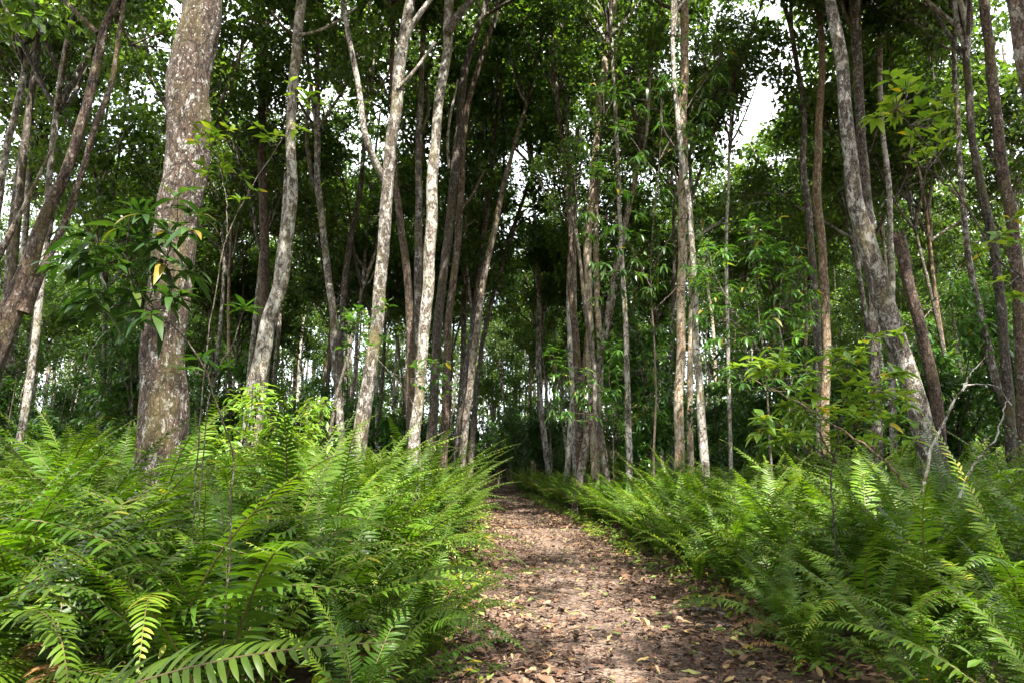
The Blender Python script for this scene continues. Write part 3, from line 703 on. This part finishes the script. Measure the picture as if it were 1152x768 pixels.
# trees over and behind the camera, whose crowns shade the path
for x, y, s in [(-5.5, 3, 1.1), (-3.5, -4, 1.1), (4.5, -3, 1.1), (6.8, 3.5, 1.0), (-9, -1, 1.2), (0.5, -9, 1.2), (9, -6, 1.2), (-6, -9, 1.2), (-12, -6, 1.2), (12, -1, 1.2),
                (5, -12, 1.1), (-2, -15, 1.2), (-10, -14, 1.2), (11, -13, 1.2), (-15, 2, 1.2), (15, 5, 1.2), (-16, -11, 1.2), (17, -8, 1.2), (3, -19, 1.2), (-7, -21, 1.2), (-11, 6.5, 1.1), (11, 7.5, 1.1)]:
    root = thing('tree', 'tall forest tree standing beside or behind the viewpoint, its crown overhead', 'tree', (x, y, 0), R.uniform(0, 6.28), 'trees around the viewpoint', s)
    k = int(R.integers(8)); link('trunk', trunk_mesh(k, 'brown'), root); put_crown(root, tuple(TRUNKS[k][2][-6]), k, 1.2, 0, THIN if abs(x) + abs(y) < 11 else None)

R = np.random.default_rng(48)
# ---- understory trees and shrubs
def bush_variant(seed, H, W, nst, ncl, nleaf, leaf, mat=UNDER):
    global R
    keep, R = R, np.random.default_rng(seed)
    st, tips = MB(), []
    for k in range(nst):
        az = R.uniform(0, 6.28); o = R.uniform(0.15, 1) * W
        e = np.array([math.cos(az) * o, math.sin(az) * o, H * R.uniform(0.65, 1)])
        P = resample(np.stack([np.array([R.normal(0, .05), R.normal(0, .05), -0.05]), e * np.array([.3, .3, .55]) + R.normal(0, .06, 3), e]), 12)
        add_tube(st, P, np.linspace(0.012 + 0.008 * H, 0.005, 12), 5)
        tips += list(P[4:])
        for q in range(4):
            i = int(R.integers(4, 11)); a2 = R.uniform(0, 6.28)
            e2 = P[i] + np.array([math.cos(a2), math.sin(a2), R.uniform(0, 0.6)]) * R.uniform(0.25, 0.6) * max(0.6, W)
            Q = resample(np.stack([P[i], (P[i] + e2) / 2 + np.array([0, 0, .05]), e2]), 6)
            add_tube(st, Q, np.linspace(0.008, 0.003, 6), 4); tips += list(Q[2:]) + [Q[5]] * 2
    tips = np.array(tips); f = MB()
    C = tips[R.integers(0, len(tips), ncl)]
    ci = np.repeat(np.arange(ncl), nleaf); n = len(ci)
    az = R.uniform(0, 6.28, n)
    d = norm(np.stack([np.cos(az), np.sin(az), R.normal(-0.15, 0.4, n)], -1))
    base = C[ci] + d * R.uniform(0, 0.08, n)[:, None] + R.normal(0, 0.07, (n, 3)) * max(0.6, H / 3)
    L = leaf * R.uniform(0.6, 1.2, n)
    blades(f, base, d, norm(np.array([0, 0, 1.]) + rand_dirs(n) * 0.4), L, L * 0.34, [0.1, 0.9, 0.85, 0.04], R.normal(0.2, 0.15, n), 0.25, np.clip(R.normal(0.45, 0.22, n), 0, 0.97))
    R = keep
    return st.mesh('stem', BARK['twig'], True), f.mesh('foliage', mat)
SHRUB = [bush_variant(300 + k, 1.6 + 0.25 * k, 0.8, 6, 110, 9, 0.15, UNDER if k % 2 else YOUNG) for k in range(5)]
SMALLT = [bush_variant(320 + k, 4.2 + 0.7 * k, 1.5, 6, 300, 11, 0.2) for k in range(4)]
bspots = []
nb = 0
for _ in range(5000):
    y = 9 + 52 * R.uniform() ** 0.8; x = y * R.uniform(-0.8, 0.8)
    lat = abs(x - path_x(y)) - path_hw(y)
    if lat < (0.5 if y > 38 else 1.0 if y > 24 else 2.2): continue
    if not all((x - a)**2 + (y - b_)**2 > 1.3**2 for a, b_ in bspots): continue
    bspots.append((x, y)); nb += 1
    side = 'left' if x < path_x(y) else 'right'
    big = y > 12 and R.uniform() < (0.5 if y < 38 else 0.75)
    st, fo = (SMALLT if big else SHRUB)[int(R.integers(4 if big else 5))]
    if big: root = thing('understory_tree', f'small leafy understory tree under tall trunks {side} of the path', 'understory tree', (x, y, 0), R.uniform(0, 6.28), f'understory trees {side} of the path', R.uniform(0.75, 1.25))
    else: root = thing('shrub', f'knee to head high leafy shrub behind the fern bank {side} of the path', 'shrub', (x, y, 0), R.uniform(0, 6.28), f'shrubs behind the {side} fern bank', R.uniform(0.7, 1.3))
    link('stem', st, root); link('foliage', fo, root)
    if nb >= 290: break

for k in range(30):
    for _ in range(200):
        y = R.uniform(5.2, 13); x = y * R.uniform(-0.75, 0.75); lat = abs(x - path_x(y)) - path_hw(y)
        if lat > 0.3 and all((x - a)**2 + (y - b_)**2 > 0.6 for a, b_ in bspots): break
    bspots.append((x, y)); side = 'left' if x < path_x(y) else 'right'
    st, fo = SHRUB[2 * int(R.integers(3))]
    root = thing('seedling', f'young broad leaved seedling growing up through the ferns {side} of the path', 'seedling', (x, y, 0), R.uniform(0, 6.28), f'seedlings among the ferns {side} of the path', R.uniform(0.34, 0.6))
    link('stem', st, root); link('foliage', fo, root)
for x, y, k in [(-2.5, 50, 0), (-0.6, 53, 1), (1.0, 49, 2), (-0.9, 46.5, 3), (0.4, 57, 0), (-3, 58, 1), (2.2, 54, 3), (0.2, 47.5, 2), (-1.6, 55, 2), (-4.6, 61, 0)]:
    root = thing('understory_tree', 'small leafy understory tree closing the far end of the path at its bend', 'understory tree', (x, y, 0), R.uniform(0, 6.28), 'understory trees at the bend of the path', R.uniform(0.8, 1.2))
    link('stem', SMALLT[k][0], root); link('foliage', SMALLT[k][1], root)

R = np.random.default_rng(49)
# low leafy ground cover and path edge herbs
w = MB()
n = 1500; y = 2.5 + 45 * R.uniform(0, 1, n) ** 1.4; x = y * R.uniform(-0.8, 0.8, n)
e = 420; ye = R.uniform(3.5, 30, e); sg = R.choice([-1, 1], e)
xe = np.interp(ye, PY, PX) + sg * (np.interp(ye, [0, 5, 16, 30, 55], [1.2, 1.2, 1.15, 1.0, 0.85]) + R.normal(0.05, 0.13, e))
lat = np.abs(x - np.interp(y, PY, PX)) - 1.25
x, y = np.concatenate([x[lat > 0], xe]), np.concatenate([y[lat > 0], ye])
h = np.concatenate([R.uniform(0.1, 0.6, (lat > 0).sum()), R.uniform(0.03, 0.22, e)])
q = 16; ci = np.repeat(np.arange(len(x)), q); n = len(ci)
az = R.uniform(0, 6.28, n); rr = R.uniform(0.02, 0.22, n)
base = np.stack([x[ci] + np.cos(az) * rr * (0.4 + h[ci]), y[ci] + np.sin(az) * rr * (0.4 + h[ci]), h[ci] * R.uniform(0.15, 1, n) + 0.01], -1)
d = np.stack([np.cos(az), np.sin(az), R.normal(0.1, 0.35, n)], -1); L = R.uniform(0.05, 0.12, n)
blades(w, base, d, norm(np.array([0, 0, 1.]) + rand_dirs(n) * 0.35), L, L * 0.42, [0.1, 1, 0.7, 0.04], 0.2, 0.2)
tag(link('ground_cover', w.mesh('ground_cover', YOUNG)), 'low leafy herbs and seedlings covering the forest floor and path edges', 'ground cover', None, 'stuff')

R = np.random.default_rng(50)
# far woods that close the view
w = MB()
n = 5400; y = R.uniform(60, 100, n); x = y * R.uniform(-0.9, 0.9, n); z = 0.3 + 27 * R.uniform(0, 1, n) ** 1.8
q = 46; ci = np.repeat(np.arange(n), q); m = len(ci)
o = rand_dirs(m) * (R.uniform(0, 1, m) ** 0.5)[:, None] * np.array([1.3, 1.3, 0.8])
L = R.uniform(0.3, 0.6, m)
leaves4(w, np.stack([x, y, z], -1)[ci] + o, rand_dirs(m), norm(np.array([0, 0, 1.]) + rand_dirs(m) * 0.8), L, L * 0.55, 0.3, np.clip(R.uniform(0, 0.85, m), 0, 1))
for k in range(220):
    y = R.uniform(58, 92); x = y * R.uniform(-0.9, 0.9)
    V, F = tube(np.stack([np.linspace(x, x + R.normal(0, 1.2), 8) + R.normal(0, .08, 8), np.full(8, y), np.linspace(0, 18, 8)], -1), np.linspace(0.2, 0.1, 8), 6)
    w.add(V, F, 0.5, 1)
tag(link('far_woods', w.mesh('far_woods', [CANOPY, BARK['grey']])), 'dense far off forest closing the view behind the trees', 'forest', None, 'stuff')

R = np.random.default_rng(51)
# ------------------------------------------------------------------ saplings and branches close by
def sapling(label, stems, clusters, leaf, width, mat, per=7, prof=LANCE, spread=0.10, droop=0.25, name='sapling', cat='sapling', ground=True, upleaf=0.0, r0=0.010):
    """stems: lists of (px, py, depth); clusters: (px, py, depth) where a whorl of leaves sits; twigs run to them from the nearest stem point"""
    S = [np.array([at(*p)[0] for p in s]) for s in stems]
    if ground:
        b0 = S[0][0].copy(); b0[2] = -0.02; b0[0] += 0.02
        if S[0][0][2] > 0.05: S[0] = np.concatenate([[b0], S[0]])
    base = S[0][0].copy(); base[2] = 0
    root = thing(name, label, cat, tuple(base))
    allp = []
    for i, s in enumerate(S):
        Q = resample(s - base, 30); m_ = MB()
        add_tube(m_, Q + R.normal(0, 0.004, Q.shape), np.linspace(r0 if i == 0 else r0 * 0.65, 0.003, 30), 6)
        link('stem' if i == 0 else 'branch', m_.mesh('stem', BARK['twig'], True), root)
        allp.append(Q[6:])
    allp = np.concatenate(allp)
    f = MB(); tw = f
    for c in clusters:
        p = at(*c)[0] - base
        j = np.argmin(np.linalg.norm(allp - p, axis=1) + 0.4 * np.maximum(0, allp[:, 2] - p[2]))
        a = allp[j]
        Q = resample(np.stack([a, (a + p) / 2 + np.array([0, 0, -0.03]) + R.normal(0, .012, 3), p]), 9)
        add_tube(tw, Q, np.linspace(0.004, 0.0018, 9) * (r0 / 0.010) ** 0.5, 4, 1)
        n = max(3, int(per * R.uniform(0.7, 1.3)))
        az = np.arange(n) * 2.4 + R.uniform(0, 6.28)
        td = norm((Q[-1] - Q[-3])[None])[0]
        d = np.stack([np.cos(az), np.sin(az), R.normal(upleaf, 0.3, n)], -1) + td * 0.6
        back = R.uniform(0, 1, n) * min(0.5, spread / max(np.linalg.norm(p - a), 0.05))
        b_ = Q[-1] + (a - Q[-1]) * back[:, None]
        L = leaf * R.uniform(0.6, 1.15, n)
        blades(f, b_ + norm(d) * 0.008, d, norm(np.array([0, 0, 1.]) + rand_dirs(n) * 0.35), L, L * width * R.uniform(0.85, 1.15, n), prof, R.normal(droop, 0.14, n), 0.28, np.clip(R.normal(0.5, 0.24, n), 0, 1), 0, 0.08)
    if clusters:
        link('foliage', f.mesh('foliage', [mat, BARK['twig']], True), root)
    return root

def scat(n, x0, x1, y0, y1, dep, j=0.25):
    return [(R.uniform(x0, x1), R.uniform(y0, y1), dep + R.uniform(-j, j)) for _ in range(n)]

sapling('dark sapling with long glossy hanging leaves in front of the thickest trunk',
        [[(262, 520, 3.5), (248, 465, 3.4), (222, 400, 3.3), (190, 365, 3.25), (165, 340, 3.2), (143, 300, 3.2), (150, 225, 3.2)], [(190, 365, 3.25), (150, 340, 3.3), (128, 345, 3.2)], [(165, 340, 3.2), (185, 300, 3.3), (200, 245, 3.3)]],
        [(95, 275, 3.2), (120, 300, 3.1), (150, 268, 3.2), (160, 235, 3.2), (200, 218, 3.2), (135, 258, 3.3), (75, 290, 3.3), (180, 290, 3.2), (210, 330, 3.2), (110, 330, 3.2), (150, 330, 3.2), (188, 262, 3.3), (60, 300, 3.4), (128, 285, 3.2), (170, 310, 3.3)] + scat(14, 70, 225, 205, 380, 3.25, 0.15),
        0.145, 0.27, DARKU, 10, LANCE, 0.14, 0.5, r0=0.0055)
sapling('sprig topped by one pale whorl of pointed leaves, right of the thickest trunk',
        [[(232, 470, 4.3), (240, 430, 4.3), (262, 385, 4.3), (272, 352, 4.3)]], [(272, 350, 4.3), (278, 346, 4.3), (222, 402, 4.3), (248, 415, 4.3), (205, 415, 4.2)], 0.145, 0.3, UNDER, 7, r0=0.006)
sapling('thin curving sapling with sparse yellow-green leaves crossing the pale mottled trunk',
        [[(228, 440, 4.6), (240, 340, 4.6), (257, 262, 4.6), (282, 212, 4.6), (308, 172, 4.6), (336, 128, 4.6)], [(257, 262, 4.6), (250, 200, 4.6), (232, 150, 4.6)]],
        scat(16, 215, 300, 135, 215, 4.6) + [(325, 90, 4.6), (345, 110, 4.6), (355, 95, 4.6), (338, 145, 4.6), (362, 112, 4.6), (310, 150, 4.6), (230, 140, 4.6), (270, 225, 4.6), (250, 190, 4.6)],
        0.085, 0.42, YOUNG, 7, OVAL, 0.14, 0.2, r0=0.006)
sapling('yellow-green leafy sapling reaching in from the right photo edge on a dark bare stem',
        [[(1225, 520, 3.4), (1195, 380, 3.4), (1152, 318, 3.4), (1120, 288, 3.4), (1085, 230, 3.4), (1045, 165, 3.4), (1008, 122, 3.4)], [(1085, 230, 3.4), (1050, 195, 3.5), (1015, 175, 3.5)], [(1152, 318, 3.4), (1135, 290, 3.4), (1120, 260, 3.4)]],
        scat(15, 975, 1068, 82, 135, 3.45) + scat(5, 980, 1075, 140, 185, 3.5) + [(1098, 282, 3.2), (1130, 262, 3.2), (1142, 245, 3.3), (1118, 318, 3.2), (1146, 272, 3.3), (1140, 335, 3.3)],
        0.078, 0.46, YOUNG, 9, OVAL, 0.12, 0.2, r0=0.012)
sapling('bushy sapling with light green oval leaves above the right fern bank',
        [[(935, 540, 5.6), (945, 480, 5.6), (952, 420, 5.6), (960, 392, 5.6)], [(940, 520, 5.6), (900, 450, 5.6), (870, 410, 5.5)], [(945, 500, 5.6), (990, 440, 5.7), (1005, 385, 5.7)], [(940, 520, 5.6), (880, 480, 5.6), (850, 460, 5.6)]],
        scat(90, 845, 1035, 395, 505, 5.6, 0.4) + [(838, 408, 5.2), (822, 412, 5.2), (858, 406, 5.2), (1010, 375, 5.6), (985, 380, 5.6), (1025, 440, 5.6)],
        0.12, 0.44, YOUNG, 9, OVAL, 0.14, 0.18)
sapling('small round leaved shrub between the stout grey tree and the ferns',
        [[(470, 470, 9), (440, 420, 9), (415, 395, 9), (395, 372, 9)], [(440, 420, 9), (470, 425, 9), (490, 405, 9)]],
        scat(16, 385, 440, 335, 395, 9) + scat(12, 455, 510, 400, 445, 9), 0.12, 0.5, UNDER, 6, OVAL, 0.2, 0.2)
sapling('leafy understory tree with drooping narrow leaves before the thin upright whitish trunk',
        [[(735, 530, 13.2), (738, 430, 13.2), (732, 300, 13.2), (742, 180, 13.2), (748, 90, 13.2)], [(735, 330, 13.2), (700, 260, 13.2), (670, 230, 13.2)], [(735, 300, 13.2), (770, 240, 13.2), (800, 200, 13.2)], [(740, 200, 13.2), (705, 150, 13.2), (680, 130, 13.2)], [(742, 180, 13.2), (780, 110, 13.2), (810, 70, 13.2)], [(735, 350, 13.2), (765, 320, 13.2), (790, 290, 13.2)]],
        scat(125, 650, 815, 55, 340, 13.2, 0.9) + scat(30, 735, 835, 20, 180, 13.2, 0.8), 0.23, 0.24, UNDER, 9, LANCE, 0.25, 0.45, 'understory_tree', 'understory tree', True, -0.25, 0.028)
sapling('leafy understory tree with whorled narrow leaves standing behind the light green bushy sapling',
        [[(868, 530, 10), (862, 430, 10), (852, 340, 10), (846, 270, 10)], [(858, 400, 10), (820, 340, 10), (800, 300, 10)], [(856, 380, 10), (890, 330, 10), (905, 300, 10)]],
        scat(120, 780, 920, 265, 440, 10, 0.9) + scat(14, 830, 880, 240, 300, 10, 0.5), 0.17, 0.25, UNDER, 9, LANCE, 0.25, 0.35, 'understory_tree', 'understory tree', True, -0.1, 0.022)
sapling('low dark understory tree whose branches spread over the foot of the tan patched trunk',
        [[(690, 520, 17), (690, 460, 17), (685, 420, 17), (690, 385, 17)], [(688, 440, 17), (650, 425, 17), (625, 420, 17)], [(688, 430, 17), (720, 420, 17), (745, 425, 17)]],
        scat(75, 615, 750, 385, 475, 17, 0.9), 0.24, 0.26, UNDER, 9, LANCE, 0.25, 0.35, 'understory_tree', 'understory tree', True, -0.1, 0.022)

R = np.random.default_rng(52)
# dead branches and sticks
def stick(name, label, cat, branches, mat, rr):
    S = [np.array([at(*p)[0] for p in b_]) for b_ in branches]
    base = S[0][0].copy(); base[2] = 0
    m_ = MB()
    for i, s in enumerate(S):
        Q = resample(s - base, 26) + R.normal(0, 0.006, (26, 3)); add_tube(m_, Q, np.linspace(rr, rr * 0.3, 26) * (1 if i == 0 else 0.6), 7)
    return tag(link(name, m_.mesh(name, BARK[mat], True), None, tuple(base)), label, cat)
stick('dead_branch', 'bare grey forked dead branch rising from the ferns before the leaning trunk', 'dead branch',
      [[(1036, 560, 6.5), (1048, 505, 6.5), (1062, 475, 6.5), (1083, 437, 6.5), (1108, 432, 6.6), (1122, 436, 6.6), (1138, 455, 6.6)], [(1083, 440, 6.5), (1092, 420, 6.6), (1110, 400, 6.7)]], 'grey', 0.016)
stick('dead_branch', 'grey dead stem poking up among the ferns at the right photo edge', 'dead branch',
      [[(1078, 560, 5.2), (1095, 522, 5.2), (1118, 495, 5.2), (1128, 465, 5.2), (1136, 448, 5.2)]], 'grey', 0.011)
stick('dead_branch', 'long thin tan stick slanting down through the light green bushy sapling', 'dead branch',
      [[(1020, 548, 5.0), (1000, 522, 5.0), (960, 492, 5.05), (905, 456, 5.1), (845, 424, 5.2)]], 'tan', 0.011)
def ground_stick(x0, y0, x1, y1, label, r):
    P = resample(np.array([[x0, y0, 0.045], [(x0 + x1) / 2, (y0 + y1) / 2 + 0.03, 0.065], [x1, y1, 0.045]]), 16)
    base = P[0].copy(); base[2] = 0
    m_ = MB(); add_tube(m_, P - base + R.normal(0, 0.003, P.shape), np.linspace(r, r * 0.5, 16), 7, rough=0.2)
    tag(link('fallen_stick', m_.mesh('fallen_stick', BARK['dark'], True), None, tuple(base)), label, 'stick')
ground_stick(1.62, 6.75, 1.98, 6.45, 'short curved dark stick at the right edge of the path, the farther one', 0.022)
ground_stick(1.45, 6.0, 2.05, 5.95, 'straight dark stick lying at the right edge of the path, the nearer one', 0.018)

# ------------------------------------------------------------------ light, sky, camera
SUN_EL, SUN_AZ = rad(60), rad(163)          # azimuth clockwise from the view direction (+Y)
sv = Vector((math.sin(SUN_AZ) * math.cos(SUN_EL), math.cos(SUN_AZ) * math.cos(SUN_EL), math.sin(SUN_EL)))
sun = bpy.data.lights.new('sun', 'SUN'); sun.energy = 5.0; sun.angle = rad(0.53); sun.color = (1, 0.95, 0.86)
so = bpy.data.objects.new('sun', sun); COL.objects.link(so); so.rotation_euler = (-sv).to_track_quat('-Z', 'Y').to_euler()
wd = bpy.data.worlds.new('World'); scene.world = wd; wd.use_nodes = True
nt = wd.node_tree; bg = nt.nodes['Background']
sky = nt.nodes.new('ShaderNodeTexSky'); sky.sky_type = 'NISHITA'; sky.sun_disc = False
sky.sun_elevation = SUN_EL; sky.sun_rotation = SUN_AZ; sky.dust_density = 2.5; sky.air_density = 1.0
tcw = nt.nodes.new('ShaderNodeTexCoord'); nw = nt.nodes.new('ShaderNodeTexNoise'); nw.inputs['Scale'].default_value = 2.2; nw.inputs['Detail'].default_value = 6
nt.links.new(tcw.outputs['Generated'], nw.inputs['Vector'])
cr_ = ramp(nt.nodes, [(0.30, (0.35,) * 3), (0.52, (0.92,) * 3)]); nt.links.new(nw.outputs['Fac'], cr_.inputs[0])
mw = nt.nodes.new('ShaderNodeMixRGB'); nt.links.new(cr_.outputs[0], mw.inputs[0]); nt.links.new(sky.outputs[0], mw.inputs[1]); mw.inputs[2].default_value = (4.4, 4.5, 4.6, 1)   # thin bright cloud
nt.links.new(mw.outputs[0], bg.inputs[0]); bg.inputs[1].default_value = 0.15

cam = bpy.data.cameras.new('camera'); co = bpy.data.objects.new('camera', cam); COL.objects.link(co)
cam.sensor_width = 36; cam.lens = 24; cam.clip_end = 2000; cam.clip_start = 0.05
co.location = (0, 0, CAM_H); co.rotation_euler = (rad(90) + PITCH, 0, 0)
scene.camera = co
vs = scene.view_settings; vs.view_transform = 'Standard'; vs.look = 'None'; vs.exposure = 2.35; vs.gamma = 1
cy = scene.cycles
cy.max_bounces = 7; cy.diffuse_bounces = 4; cy.glossy_bounces = 2; cy.transmission_bounces = 4; cy.transparent_max_bounces = 4
cy.caustics_reflective = False; cy.caustics_refractive = False
cy.sample_clamp_indirect = 6
